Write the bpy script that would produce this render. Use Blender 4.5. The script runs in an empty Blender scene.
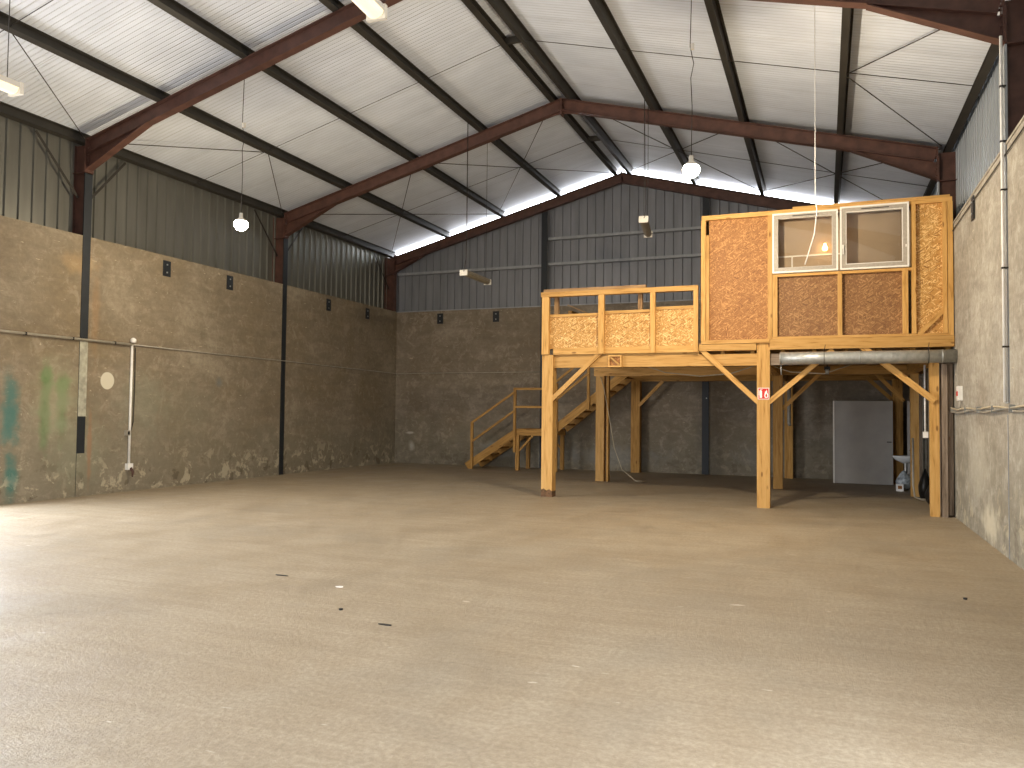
import bpy, bmesh, math, random
from mathutils import Vector, Matrix
random.seed(7)
SC = bpy.context.scene
COL = SC.collection
sc = SC

# ------------------------------------------------------------------ helpers
def lin(c):
    if isinstance(c, str):
        c = c.lstrip('#'); c = [int(c[i:i+2], 16)/255 for i in (0, 2, 4)]
    return tuple((x/12.92 if x <= .04045 else ((x+.055)/1.055)**2.4) for x in c)+(1,)

class N:
    """tiny node-tree builder"""
    def __init__(s, name, rough=.7, metal=0.0, spec=.4):
        s.m = bpy.data.materials.new(name); s.m.use_nodes = True
        s.t = s.m.node_tree; s.n = s.t.nodes; s.l = s.t.links
        s.b = s.n['Principled BSDF']
        s.b.inputs['Roughness'].default_value = rough
        s.b.inputs['Metallic'].default_value = metal
        s.b.inputs['Specular IOR Level'].default_value = spec
    def node(s, typ, **kw):
        n = s.n.new(typ)
        for k, v in kw.items():
            if k.startswith('i_'):
                n.inputs[k[2:].replace('_', ' ')].default_value = v
            else: setattr(n, k, v)
        return n
    def link(s, a, b): s.l.new(a, b)
    def coords(s, kind='Object', scale=(1, 1, 1), rot=(0, 0, 0), vt='POINT'):
        tc = s.node('ShaderNodeTexCoord'); mp = s.node('ShaderNodeMapping'); mp.vector_type = vt
        mp.inputs['Scale'].default_value = scale; mp.inputs['Rotation'].default_value = rot
        s.link(tc.outputs[kind], mp.inputs['Vector']); return mp.outputs['Vector']
    def geo(s, scale=(1, 1, 1), rot=(0, 0, 0)):
        g = s.node('ShaderNodeNewGeometry'); mp = s.node('ShaderNodeMapping')
        mp.inputs['Scale'].default_value = scale; mp.inputs['Rotation'].default_value = rot
        s.link(g.outputs['Position'], mp.inputs['Vector']); return mp.outputs['Vector']
    def noise(s, vec, scale, detail=4, rough=.55, dist=0):
        n = s.node('ShaderNodeTexNoise'); n.inputs['Scale'].default_value = scale
        n.inputs['Detail'].default_value = detail; n.inputs['Roughness'].default_value = rough
        n.inputs['Distortion'].default_value = dist
        s.link(vec, n.inputs['Vector']); return n.outputs['Fac']
    def ramp(s, fac, stops, interp='LINEAR'):
        r = s.node('ShaderNodeValToRGB'); r.color_ramp.interpolation = interp
        e = r.color_ramp.elements
        while len(e) > 1: e.remove(e[-1])
        e[0].position = stops[0][0]; e[0].color = stops[0][1]
        for p, c in stops[1:]:
            x = e.new(p); x.color = c
        s.link(fac, r.inputs['Fac']); return r.outputs['Color']
    def mix(s, fac, a, b, mode='MIX'):
        m = s.node('ShaderNodeMix', data_type='RGBA', blend_type=mode)
        for sock, v in ((m.inputs[0], fac), (m.inputs[6], a), (m.inputs[7], b)):
            if hasattr(v, 'is_output') or hasattr(v, 'links'): s.link(v, sock)
            else: sock.default_value = v
        return m.outputs[2]
    def math(s, op, a, b=0.0, clamp=False):
        m = s.node('ShaderNodeMath', operation=op, use_clamp=clamp)
        for sock, v in ((m.inputs[0], a), (m.inputs[1], b)):
            if hasattr(v, 'links'): s.link(v, sock)
            else: sock.default_value = v
        return m.outputs[0]
    def rng(s, v, a, b, c=0., d=1.):
        m = s.node('ShaderNodeMapRange', clamp=True, interpolation_type='SMOOTHSTEP')
        s.link(v, m.inputs['Value'])
        m.inputs['From Min'].default_value = a; m.inputs['From Max'].default_value = b
        m.inputs['To Min'].default_value = c; m.inputs['To Max'].default_value = d
        return m.outputs['Result']
    def bump(s, h, strength=.3, dist=.01):
        b = s.node('ShaderNodeBump'); b.inputs['Strength'].default_value = strength
        b.inputs['Distance'].default_value = dist
        s.link(h, b.inputs['Height']); s.link(b.outputs['Normal'], s.b.inputs['Normal'])
    def color(s, c):
        if hasattr(c, 'links'): s.link(c, s.b.inputs['Base Color'])
        else: s.b.inputs['Base Color'].default_value = c
        return s.m

def g1(v): return (v, v, v, 1)

# ------------------------------------------------------------------ materials
def mat_simple(name, col, rough=.6, metal=0, var=.12, scale=9, bump=0, spec=.4):
    n = N(name, rough, metal, spec); v = n.coords()
    f = n.noise(v, scale, 5)
    c = lin(col); d = tuple(x*(1-var*2) for x in c[:3])+(1,); e = tuple(min(1, x*(1+var)) for x in c[:3])+(1,)
    n.color(n.ramp(f, [(.3, d), (.7, e)]))
    if bump: n.bump(n.noise(v, scale*6, 3), bump, .004)
    return n.m

def mat_wood(name, light, mid, dark, contrast=1.0, rough=.62):
    n = N(name, rough, 0, .3)
    v = n.coords(scale=(1.1, 14, 14)); oi = n.node('ShaderNodeObjectInfo')
    add = n.node('ShaderNodeVectorMath', operation='ADD'); cmb = n.node('ShaderNodeCombineXYZ')
    rr = n.math('MULTIPLY', oi.outputs['Random'], 37.0)
    for i in range(3): n.link(rr, cmb.inputs[i])
    n.link(v, add.inputs[0]); n.link(cmb.outputs[0], add.inputs[1])
    f = n.noise(add.outputs[0], 1.6, 6, .6, .6)
    base = n.ramp(f, [(.28, lin(dark)), (.45, lin(mid)), (.72, lin(light))])
    tone = n.rng(oi.outputs['Random'], 0, 1, .86, 1.06)
    base = n.mix(1.0, base, n_comb(n, tone), 'MULTIPLY')
    # knots
    v2 = n.coords(scale=(2.6, 7, 7)); a2 = n.node('ShaderNodeVectorMath', operation='ADD')
    n.link(v2, a2.inputs[0]); n.link(cmb.outputs[0], a2.inputs[1])
    vo = n.node('ShaderNodeTexVoronoi'); vo.inputs['Scale'].default_value = 1.0
    n.link(a2.outputs[0], vo.inputs['Vector'])
    k = n.rng(vo.outputs['Distance'], .07, .16, 1, 0)
    base = n.mix(n.math('MULTIPLY', k, .75), base, lin('#6b4218'))
    n.color(base); n.bump(f, .25, .004)
    return n.m
def n_comb(n, v):
    c = n.node('ShaderNodeCombineColor')
    for i in range(3): n.link(v, c.inputs[i])
    return c.outputs[0]

M = {}
M['wood'] = mat_wood('pine_wood', '#d2a766', '#c39552', '#96692f')
M['wood_old'] = mat_wood('grey_weathered_wood', '#a09080', '#82715f', '#574a3c')
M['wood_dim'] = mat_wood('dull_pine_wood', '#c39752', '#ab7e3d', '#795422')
M['board'] = mat_wood('brown_plywood', '#b08f66', '#9a7850', '#7a5c3a')

def mat_osb(name, lt, md, dk):
    n = N(name, .6, 0, .35)
    def flakes(rot, sc, off):
        v = n.coords(scale=sc, rot=(0, rot, 0), vt='TEXTURE')
        a = n.node('ShaderNodeVectorMath', operation='ADD'); n.link(v, a.inputs[0]); a.inputs[1].default_value = (off, off*2, off*3)
        w = n.node('ShaderNodeTexVoronoi'); w.inputs['Scale'].default_value = 1; w.inputs['Randomness'].default_value = 1
        n.link(a.outputs[0], w.inputs['Vector'])
        sep = n.node('ShaderNodeSeparateColor'); n.link(w.outputs['Color'], sep.inputs[0])
        return sep.outputs[0]
    A = flakes(.45, (.11, .3, .012), 1.3); B = flakes(-.65, (.10, .3, .012), 5.1); C_ = flakes(1.45, (.09, .3, .012), 9.7)
    sel = n.noise(n.coords(), 14, 2); s1 = n.math('GREATER_THAN', sel, .47); sel2 = n.noise(n.coords(rot=(0, 1, 0)), 18, 2)
    s2 = n.math('GREATER_THAN', sel2, .56)
    f = n.node('ShaderNodeMix'); n.link(s1, f.inputs[0]); n.link(A, f.inputs[2]); n.link(B, f.inputs[3])
    f2 = n.node('ShaderNodeMix'); n.link(s2, f2.inputs[0]); n.link(f.outputs[0], f2.inputs[2]); n.link(C_, f2.inputs[3])
    n.color(n.ramp(f2.outputs[0], [(0, lin(dk)), (.2, lin(md)), (.62, lin(md)), (.86, lin(lt)), (1, lin(lt))]))
    n.bump(f2.outputs[0], .25, .003)
    return n.m
M['osb'] = mat_osb('osb_bright', '#eac585', '#bd8c4a', '#8a5f2c')
M['osb_warm'] = mat_osb('osb_reddish', '#bf8c52', '#976637', '#7d5029')
M['osb_brown'] = mat_osb('osb_brown', '#a98052', '#845d38', '#6b4a2c')

M['red_steel'] = mat_simple('red_oxide_steel', '#553a31', .5, .0, .18, 5, .2)
M['slate'] = mat_simple('slate_painted_steel', '#23272b', .5, 0, .12, 4)
M['purlin'] = mat_simple('brown_grey_steel', '#322f29', .55, .0, .14, 3)
M['rod'] = mat_simple('dark_rod_steel', '#38342f', .5, .3)
M['galv'] = mat_simple('galvanised_steel', '#a8aaa6', .42, .6, .1, 14)
n = N('spiral_duct_steel', .4, .6, .4); v = n.coords(); g = n.node('ShaderNodeNewGeometry'); sp = n.node('ShaderNodeSeparateXYZ'); n.link(g.outputs['Position'], sp.inputs[0])
sx = n.math('SINE', n.math('MULTIPLY', sp.outputs['X'], 2*math.pi/.11)); f = n.noise(v, 12, 4)
n.color(n.ramp(f, [(.3, lin('#9fa19d')), (.7, lin('#bcbdb8'))])); n.bump(n.rng(sx, .85, 1.0), .35, .004); M['duct'] = n.m
M['conduit'] = mat_simple('white_conduit', '#efece4', .45, 0, .06)
M['conduit_grey'] = mat_simple('grey_conduit', '#aba495', .45, .2, .1)
M['white_frame'] = mat_simple('white_pvc', '#e8e4da', .35, 0, .04)
M['grey_frame'] = mat_simple('greyish_film_frame', '#aaa193', .4, 0, .08, 30)
M['black'] = mat_simple('black_plastic', '#191919', .4, 0, .2)
M['white_panel'] = mat_simple('white_sandwich_panel', '#a8a39b', .5, 0, .06, 2)
M['ceramic'] = mat_simple('white_ceramic', '#dfe0de', .2, 0, .03, 2, 0, .5)
M['plastic_bag'] = mat_simple('pale_plastic_bag', '#a9b0b2', .35, 0, .3, 18)
M['rail'] = mat_simple('grey_girt_steel', '#9a9d9f', .5, .2, .08)
M['mud'] = mat_simple('mud_stained_wood', '#6d5138', .9, 0, .3, 20)
M['red'] = mat_simple('sign_red', '#cf2a20', .4, 0, .03)
M['white'] = mat_simple('sign_white', '#f2efe8', .4, 0, .02)
M['rope'] = mat_simple('pale_cable', '#b8ab90', .6, 0, .1)
M['plaster'] = mat_simple('pale_plaster_smear', '#a9a693', .85, 0, .2, 7, .3)
M['chrome'] = mat_simple('chrome', '#c8c8c8', .15, 1, .02)

def mat_sheet(name, col, rough=.45, metal=.35):
    n = N(name, rough, metal, .4); v = n.geo(scale=(1, 1, .12))
    f = n.noise(v, 5, 5); c = lin(col)
    n.color(n.ramp(f, [(.25, tuple(x*.78 for x in c[:3])+(1,)), (.75, tuple(min(1, x*1.12) for x in c[:3])+(1,))]))
    return n.m
M['clad_left'] = mat_sheet('grey_cladding', '#74736b', .38, .5)
M['clad_back'] = mat_sheet('blue_grey_cladding', '#84868a', .5, .25)
M['clad_right'] = mat_sheet('light_grey_cladding', '#9ba1a5')

# corrugated-lined roof panels: thin ribs run down the slope, faint joints every metre
n = N('ribbed_roof_panel', .6, 0, .3)
g = n.node('ShaderNodeNewGeometry'); sp = n.node('ShaderNodeSeparateXYZ'); n.link(g.outputs['Position'], sp.inputs[0])
ph = n.math('MULTIPLY', sp.outputs['Y'], 2*math.pi/.095); sn = n.math('SINE', ph)
fr = n.math('FRACT', n.math('ADD', sp.outputs['Y'], .35)); jn = n.math('LESS_THAN', fr, .012)
f = n.noise(n.geo(scale=(.4, 1, 1)), 2.5, 5)
rib = n.rng(sn, -1, -.55, 0, 1)
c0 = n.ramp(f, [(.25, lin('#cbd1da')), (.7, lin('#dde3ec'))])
c0 = n.mix(n.math('MULTIPLY', n.math('SUBTRACT', 1.0, rib), .2), c0, lin('#a9a59b'))  # shading of the grooves between ribs, painted darker into the panel colour
c0 = n.mix(n.math('MULTIPLY', jn, .45), c0, lin('#8f8a80'))
n.color(c0); n.bump(rib, .8, .012); M['roof'] = n.m

# floor: dusty worn concrete
n = N('dusty_concrete_floor', .62, 0, .4)
v = n.geo()
big = n.noise(v, .4, 6, .62, .5); med = n.noise(n.geo(scale=(1, .55, 1), rot=(0, 0, .5)), 1.7, 8, .68, .5)
fine = n.noise(v, 28, 6, .7); strk = n.noise(n.geo(scale=(.35, 3.2, 1), rot=(0, 0, .35)), 2.3, 6, .6, .8)
c = n.ramp(big, [(.25, lin('#a08f76')), (.52, lin('#ac9c84')), (.78, lin('#b6a993'))])
c = n.mix(n.rng(med, .38, .68, 0, .55), c, lin('#b8ab94'))
c = n.mix(n.rng(strk, .3, .65, .35, 0), c, lin('#8a7a64'))
c = n.mix(n.rng(fine, .35, .7, .45, 0), c, lin('#6f604a'))
gr = n.noise(v, 75, 3, .7); c = n.mix(n.rng(gr, .55, .75, 0, .3), c, lin('#c9c0ae'))
# wet-dark patches near the camera and dark scratches
patch = n.noise(n.geo(scale=(1, 1, 1)), .75, 4, .5, .7)
c = n.mix(n.rng(patch, .46, .72, 0, .32), c, lin('#857c6d'))
# hairline cracks
vo = n.node('ShaderNodeTexVoronoi', feature='DISTANCE_TO_EDGE'); vo.inputs['Scale'].default_value = .33
vm = n.node('ShaderNodeVectorMath', operation='ADD'); nz = n.node('ShaderNodeTexNoise'); nz.inputs['Scale'].default_value = 1.5; nz.inputs['Detail'].default_value = 6
n.link(v, nz.inputs['Vector']); n.link(v, vm.inputs[0]); n.link(nz.outputs['Color'], vm.inputs[1]); n.link(vm.outputs[0], vo.inputs['Vector'])
crk = n.math('MULTIPLY', n.rng(vo.outputs['Distance'], .0, .006, 1, 0), n.rng(n.noise(v, .8, 2), .5, .6))
c = n.mix(n.math('MULTIPLY', crk, .2), c, lin('#5c4c3a'))
sc_ = n.noise(n.geo(scale=(1.2, 5, 1), rot=(0, 0, -.4)), 3.1, 3, .5, .3)
c = n.mix(n.rng(sc_, .72, .78, 0, .7), c, lin('#dcd2c0'))
n.color(c)
hh = n.math('ADD', n.math('MULTIPLY', fine, .6), med); n.bump(n.math('ADD', hh, n.math('MULTIPLY', gr, .5)), .7, .02)
n.link(n.rng(med, .3, .7, .45, .7), n.b.inputs['Roughness']); M['floor'] = n.m

def mat_wall(name, axis, base, warm, pale, extras=(), flake=.65, damp=.6):
    """old cement render: broad tonal clouds, horizontal trowel streaks, flaking foot"""
    n = N(name, .85, 0, .2); v = n.geo()
    g = n.node('ShaderNodeNewGeometry'); sp = n.node('ShaderNodeSeparateXYZ'); n.link(g.outputs['Position'], sp.inputs[0])
    U = sp.outputs[axis]; Z = sp.outputs['Z']
    st = n.geo(scale=(.5, .5, 2.2))
    big = n.noise(v, .55, 4, .55, .5); str_ = n.noise(st, 2.2, 8, .68, .6); fine = n.noise(v, 14, 6, .7)
    c = n.ramp(big, [(.3, lin(warm)), (.55, lin(base)), (.72, lin(pale))])
    c = n.mix(n.rng(str_, .35, .6, .5, 0), c, n.mix(.5, lin(base), lin('#54493b')))
    c = n.mix(n.rng(str_, .56, .75, 0, .45), c, lin(pale))
    c = n.mix(n.rng(fine, .35, .7, .3, 0), c, lin('#63584a'))
    # small scratches
    s = n.noise(n.geo(scale=(1, 1, 6), rot=(.3, .2, 0)), 4.5, 3, .5, .4)
    c = n.mix(n.rng(s, .7, .76, 0, .55), c, lin('#cfc1a4'))
    # lower band greyer and damp
    lowm = n.noise(v, 1.1, 5, .6)
    zz = n.math('ADD', Z, n.math('MULTIPLY', lowm, -1.9))
    c = n.mix(n.rng(zz, -.3, .7, .5, 0), c, lin('#7d7765'))
    # flaked pale patches towards the foot
    mo = n.noise(v, 4.2, 7, .72, .6)
    c = n.mix(n.rng(mo, .5, .66, 0, .45), c, lin(pale)); c = n.mix(n.rng(mo, .3, .46, .45, 0), c, lin('#6a5f4e'))
    sc2 = n.noise(n.geo(scale=(1, 1, 1), rot=(.5, .5, 0)), 11, 5, .75, .5)
    c = n.mix(n.rng(sc2, .64, .7, 0, .5), c, lin('#cdc2a8'))
    pf = n.noise(v, 3.4, 8, .68, .5)
    pm = n.math('MULTIPLY', n.rng(pf, .54, .6), n.rng(Z, .1, 1.2, 1, 0))
    c = n.mix(n.math('MULTIPLY', pm, flake), c, lin('#bdb297'))
    df = n.noise(v, 3.1, 6, .6, .2)
    dm = n.math('MULTIPLY', n.rng(df, .58, .62), n.rng(Z, .1, 1.1, 1, 0))
    c = n.mix(n.math('MULTIPLY', dm, damp), c, lin('#584d3c'))
    wob = n.noise(v, 5, 4)
    for (u, z, ru, rz, col, amt, hard) in extras:
        du = n.math('DIVIDE', n.math('SUBTRACT', U, u), ru); dz = n.math('DIVIDE', n.math('SUBTRACT', Z, z), rz)
        d = n.math('SQRT', n.math('ADD', n.math('MULTIPLY', du, du), n.math('MULTIPLY', dz, dz)))
        d = n.math('ADD', d, n.math('MULTIPLY', n.math('SUBTRACT', wob, .5), .1 if hard else 1.2))
        c = n.mix(n.rng(d, .9 if hard else .2, 1.0, amt, 0), c, lin(col))
    n.color(c); n.bump(n.math('ADD', n.math('MULTIPLY', pm, .5), n.math('ADD', str_, n.math('MULTIPLY', fine, .4))), .5, .015)
    return n.m
M['wall_left'] = mat_wall('cement_wall_left', 'Y', '#8c806c', '#82735a', '#a09580', [
    (11.0, 2.12, .16, .17, '#cfc8b2', .95, True), (13.95, 2.2, .15, .17, '#6f7371', .7, False),
    (10.35, 4.2, .55, .3, '#c0a070', .3, False), (9.75, 2.1, .2, .3, '#4d7039', 1, False), (9.74, 1.55, .15, .95, '#4f6b3c', .9, False),
    (10.06, 2.0, .2, .28, '#4b7036', .95, False), (10.07, 1.5, .16, .8, '#5e7449', .8, False), (9.1, 1.5, .24, .85, '#3f706a', .8, False),
    (9.15, .45, .2, .5, '#2f6c66', .75, False), (9.95, 1.75, .7, 1.0, '#a5a486', .4, False), (10.7, 3.4, .12, 1.2, '#98754f', .35, False),
    (10.65, .9, .07, .9, '#9c5d3a', .65, False), (10.4, .9, .9, 1.1, '#8b8f78', .35, False), (11.9, 1.7, .9, .9, '#8c8f7b', .35, False),
    (13.0, 1.6, 1.3, .8, '#84806c', .3, False)])
M['wall_back'] = mat_wall('cement_wall_back', 'X', '#8c8170', '#7b6d59', '#a79c8b', [
    (-9.0, .5, .9, .35, '#a5a8a0', .5, False), (-12.0, .95, .2, .05, '#c9c2b4', .8, False), (-11.95, .55, .14, .2, '#c2beb2', .6, False), (-5.5, .4, 2.2, .4, '#8e8e88', .45, False), (-1.6, .5, 1.0, .5, '#8a8880', .4, False)], .22, .4)
M['wall_right'] = mat_wall('cement_wall_right', 'Y', '#aaa496', '#9f9686', '#bfb9ab', [
    (12.4, .9, 1.3, .8, '#c2bcab', .4, False), (11.6, .25, .7, .3, '#d6cdb4', .6, False)], .6, .35)

def mat_emit(name, col, s):
    n = N(name, .5); n.b.inputs['Base Color'].default_value = lin(col)
    n.b.inputs['Emission Color'].default_value = lin(col); n.b.inputs['Emission Strength'].default_value = s
    return n.m
M['bulb'] = mat_emit('lit_bulb', '#fff0c8', 100)
M['bulb_warm'] = mat_emit('warm_lit_bulb', '#ffc888', 9)
M['tube_on'] = mat_emit('lit_tube_cover', '#fff3d6', .5)
M['tube_off'] = mat_simple('unlit_tube_cover', '#8a806c', .3, 0, .1, 9)
M['tube_end'] = mat_simple('batten_end_cap', '#ded9cc', .4, 0, .03, 9)
n = N('window_glass', .03, 0, .5); n.b.inputs['Transmission Weight'].default_value = .0
n.b.inputs['Base Color'].default_value = lin('#8a7860')
n.t.nodes.remove(n.b)
ms = n.node('ShaderNodeMixShader'); gl = n.node('ShaderNodeBsdfGlossy'); gl.inputs['Roughness'].default_value = .02
tr = n.node('ShaderNodeBsdfTransparent'); fz = n.node('ShaderNodeFresnel'); fz.inputs['IOR'].default_value = 1.5
n.link(n.math('MULTIPLY', fz.outputs[0], 1.3, True), ms.inputs[0]); n.link(tr.outputs[0], ms.inputs[1]); n.link(gl.outputs[0], ms.inputs[2])
n.link(ms.outputs[0], n.n['Material Output'].inputs['Surface']); M['glass'] = n.m
M['blind'] = mat_simple('tan_blind', '#ab967a', .8, 0, .04, 3)

# ------------------------------------------------------------------ mesh building
class MB:
    def __init__(s): s.bm = bmesh.new()
    def box(s, x0, x1, y0, y1, z0, z1):
        vs = [s.bm.verts.new((x, y, z)) for z in (z0, z1) for x, y in ((x0, y0), (x1, y0), (x1, y1), (x0, y1))]
        for f in ((3, 2, 1, 0), (4, 5, 6, 7), (0, 1, 5, 4), (1, 2, 6, 5), (2, 3, 7, 6), (3, 0, 4, 7)):
            s.bm.faces.new([vs[i] for i in f])
        return s
    def prism(s, pts, vec):
        vec = Vector(vec); a = [s.bm.verts.new(p) for p in pts]; b = [s.bm.verts.new(Vector(p)+vec) for p in pts]
        s.bm.faces.new(a[::-1]); s.bm.faces.new(b)
        k = len(pts)
        for i in range(k): s.bm.faces.new((a[i], a[(i+1) % k], b[(i+1) % k], b[i]))
        return s
    def tube(s, pts, r, n=8, cap=True):
        pts = [Vector(p) for p in pts]; rings = []
        rs = r if isinstance(r, (list, tuple)) else [r]*len(pts)
        up = None
        for i, p in enumerate(pts):
            d = (pts[min(i+1, len(pts)-1)]-pts[max(i-1, 0)]).normalized()
            if up is None:
                up = Vector((0, 0, 1)) if abs(d.z) < .9 else Vector((1, 0, 0))
            a = d.cross(up).normalized(); b = a.cross(d).normalized(); up = b
            rings.append([s.bm.verts.new(p+(a*math.cos(t)+b*math.sin(t))*rs[i]) for t in [2*math.pi*k/n for k in range(n)]])
        for A, B in zip(rings, rings[1:]):
            for k in range(n):
                f = s.bm.faces.new((A[k], A[(k+1) % n], B[(k+1) % n], B[k])); f.smooth = True
        if cap: s.bm.faces.new(rings[0][::-1]); s.bm.faces.new(rings[-1])
        return s
    def lathe(s, prof, c=(0, 0, 0), n=24, sx=1, sy=1):
        rings = [[s.bm.verts.new((c[0]+r*sx*math.cos(2*math.pi*k/n), c[1]+r*sy*math.sin(2*math.pi*k/n), c[2]+z)) for k in range(n)] for r, z in prof]
        for A, B in zip(rings, rings[1:]):
            for k in range(n):
                f = s.bm.faces.new((A[k], A[(k+1) % n], B[(k+1) % n], B[k])); f.smooth = True
        s.bm.faces.new(rings[0][::-1]); s.bm.faces.new(rings[-1])
        return s
    def ibeam(s, p, q, depth, width, up, tf=.014, tw=.01):
        """I-section from p (top centre line) to q; 'up' is the web direction; section hangs below the line"""
        p = Vector(p); q = Vector(q); d = (q-p).normalized(); up = Vector(up); up = (up-d*up.dot(d)).normalized()
        a = d.cross(up).normalized(); w = width/2; t = tw/2; D = depth
        prof = [(-w, 0), (w, 0), (w, -tf), (t, -tf), (t, -D+tf), (w, -D+tf), (w, -D), (-w, -D), (-w, -D+tf), (-t, -D+tf), (-t, -tf), (-w, -tf)]
        return s.prism([p+a*x+up*y for x, y in prof], q-p)
    def bevel(s, w=.004):
        es = [e for e in s.bm.edges if len(e.link_faces) == 2 and e.calc_face_angle(0) > .6]
        bmesh.ops.bevel(s.bm, geom=es, offset=w, segments=1, affect='EDGES'); return s
    def build(s, name, mat, parent=None, loc=(0, 0, 0)):
        bmesh.ops.recalc_face_normals(s.bm, faces=s.bm.faces)
        loc = Vector(loc); base = loc
        if loc.length: bmesh.ops.translate(s.bm, verts=s.bm.verts, vec=-loc)
        me = bpy.data.meshes.new(name); s.bm.to_mesh(me); s.bm.free()
        me.materials.append(mat if not isinstance(mat, str) else M[mat])
        o = bpy.data.objects.new(name, me); COL.objects.link(o); return place(o, base, parent)
WL = {}
def place(o, w, parent=None):
    w = Vector(w)
    if parent is not None:
        o.parent = parent; o.location = w-WL[parent.name]
    else: o.location = w
    WL[o.name] = w
    return o
def tag(o, label=None, cat=None, group=None, kind=None):
    if label: o['label'] = label
    if cat: o['category'] = cat
    if group: o['group'] = group
    if kind: o['kind'] = kind
    return o
def thing(name, loc, label, cat, group=None):
    o = bpy.data.objects.new(name, None); COL.objects.link(o); o.empty_display_size = .2
    place(o, loc); return tag(o, label, cat, group)
def bx(name, x0, x1, y0, y1, z0, z1, mat, parent=None, bev=.003):
    """box part whose local X runs along its longest side, so that wood grain follows it"""
    d = [x1-x0, y1-y0, z1-z0]; c = Vector(((x0+x1)/2, (y0+y1)/2, (z0+z1)/2))
    ax = d.index(max(d)); h = [abs(v)/2 for v in d]
    b = MB()
    if ax == 0: R = Matrix.Identity(3); L = h
    elif ax == 1: R = Matrix(((0, -1, 0), (1, 0, 0), (0, 0, 1))); L = [h[1], h[0], h[2]]
    else: R = Matrix(((0, 0, -1), (0, 1, 0), (1, 0, 0))); L = [h[2], h[1], h[0]]
    b.box(-L[0], L[0], -L[1], L[1], -L[2], L[2])
    if bev and min(L) > bev*1.5: b.bevel(bev)
    o = b.build(name, mat); o.rotation_euler = R.to_euler(); place(o, c, parent); return o
def bar(name, p, q, w, t, mat, parent=None, up=(0, 0, 1), bev=.003):
    """timber from p to q; w across the up-side, t the other way"""
    p = Vector(p); q = Vector(q); d = q-p; L = d.length; d.normalize(); up = Vector(up)
    y = up.cross(d).normalized(); z = d.cross(y).normalized()
    b = MB(); b.box(-L/2, L/2, -t/2, t/2, -w/2, w/2)
    if bev and min(w, t)/2 > bev*1.5: b.bevel(bev)
    o = b.build(name, mat); R = Matrix((d, y, z)).transposed(); o.rotation_euler = R.to_euler(); place(o, (p+q)/2, parent); return o
def panel(name, x0, x1, y0, y1, z0, z1, mat, parent=None):
    return MB().box(x0, x1, y0, y1, z0, z1).build(name, mat, parent, ((x0+x1)/2, (y0+y1)/2, (z0+z1)/2))

# ------------------------------------------------------------------ dimensions
XL, XR, XC = -12.55, 1.95, -5.30          # inner wall faces and ridge
YF, YB = -2.6, 21.75                       # front and back wall faces
HB = 4.72                                  # top of the cement walls
S = .264; ZR = 8.45                       # roof slope, rafter top at ridge
FR = [(-.84), 4.83, 10.46, 16.17, 21.60]    # frame positions
PH = .20                                   # purlin height
def zr(x): return ZR-S*abs(x-XC)           # rafter top
OL, OR = XL-.32, XR+.32                    # cladding planes

# ------------------------------------------------------------------ setting
tag(MB().box(XL-1.2, XR+1.2, YF-1.2, YB+.8, -.2, 0).build('floor', 'floor'), kind='structure')
TH = .07
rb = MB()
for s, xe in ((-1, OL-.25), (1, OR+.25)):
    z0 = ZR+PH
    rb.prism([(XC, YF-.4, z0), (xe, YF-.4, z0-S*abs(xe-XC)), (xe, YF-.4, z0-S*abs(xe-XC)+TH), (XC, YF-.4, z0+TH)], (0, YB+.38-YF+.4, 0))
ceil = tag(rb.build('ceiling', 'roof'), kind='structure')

wl = MB()
# left wall with a tall doorway out of view to the left of the camera
DL = (2.4, 8.65, 4.6)
wl.box(XL-.35, XL, YF, DL[0], 0, HB); wl.box(XL-.35, XL, DL[1], YB, 0, HB); wl.box(XL-.35, XL, DL[0], DL[1], DL[2], HB)
wleft = tag(wl.build('wall_left', 'wall_left'), kind='structure')
DR = (.2, 3.6, 4.0)
wright = tag(MB().box(XR, XR+.35, YF, DR[0], 0, HB).box(XR, XR+.35, DR[1], YB, 0, HB).box(XR, XR+.35, DR[0], DR[1], DR[2], HB).build('wall_right', 'wall_right'), kind='structure')
wback = tag(MB().box(XL-.35, XR+.35, YB, YB+.3, 0, HB).build('wall_back', 'wall_back'), kind='structure')
wf = MB(); DF = (-7.5, -4.0, 3.4)
wf.box(XL-.35, DF[0], YF-.3, YF, 0, HB); wf.box(DF[1], XR+.35, YF-.3, YF, 0, HB)
wf.prism([(DF[0], YF-.3, DF[2]), (DF[1], YF-.3, DF[2]), (DF[1], YF-.3, HB), (OR, YF-.3, HB), (OR, YF-.3, zr(OR)+PH), (XC, YF-.3, ZR+PH), (OL, YF-.3, zr(OL)+PH), (OL, YF-.3, HB), (DF[0], YF-.3, HB)], (0, .3, 0))
tag(wf.build('wall_front', 'wall_right'), kind='structure')

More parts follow.
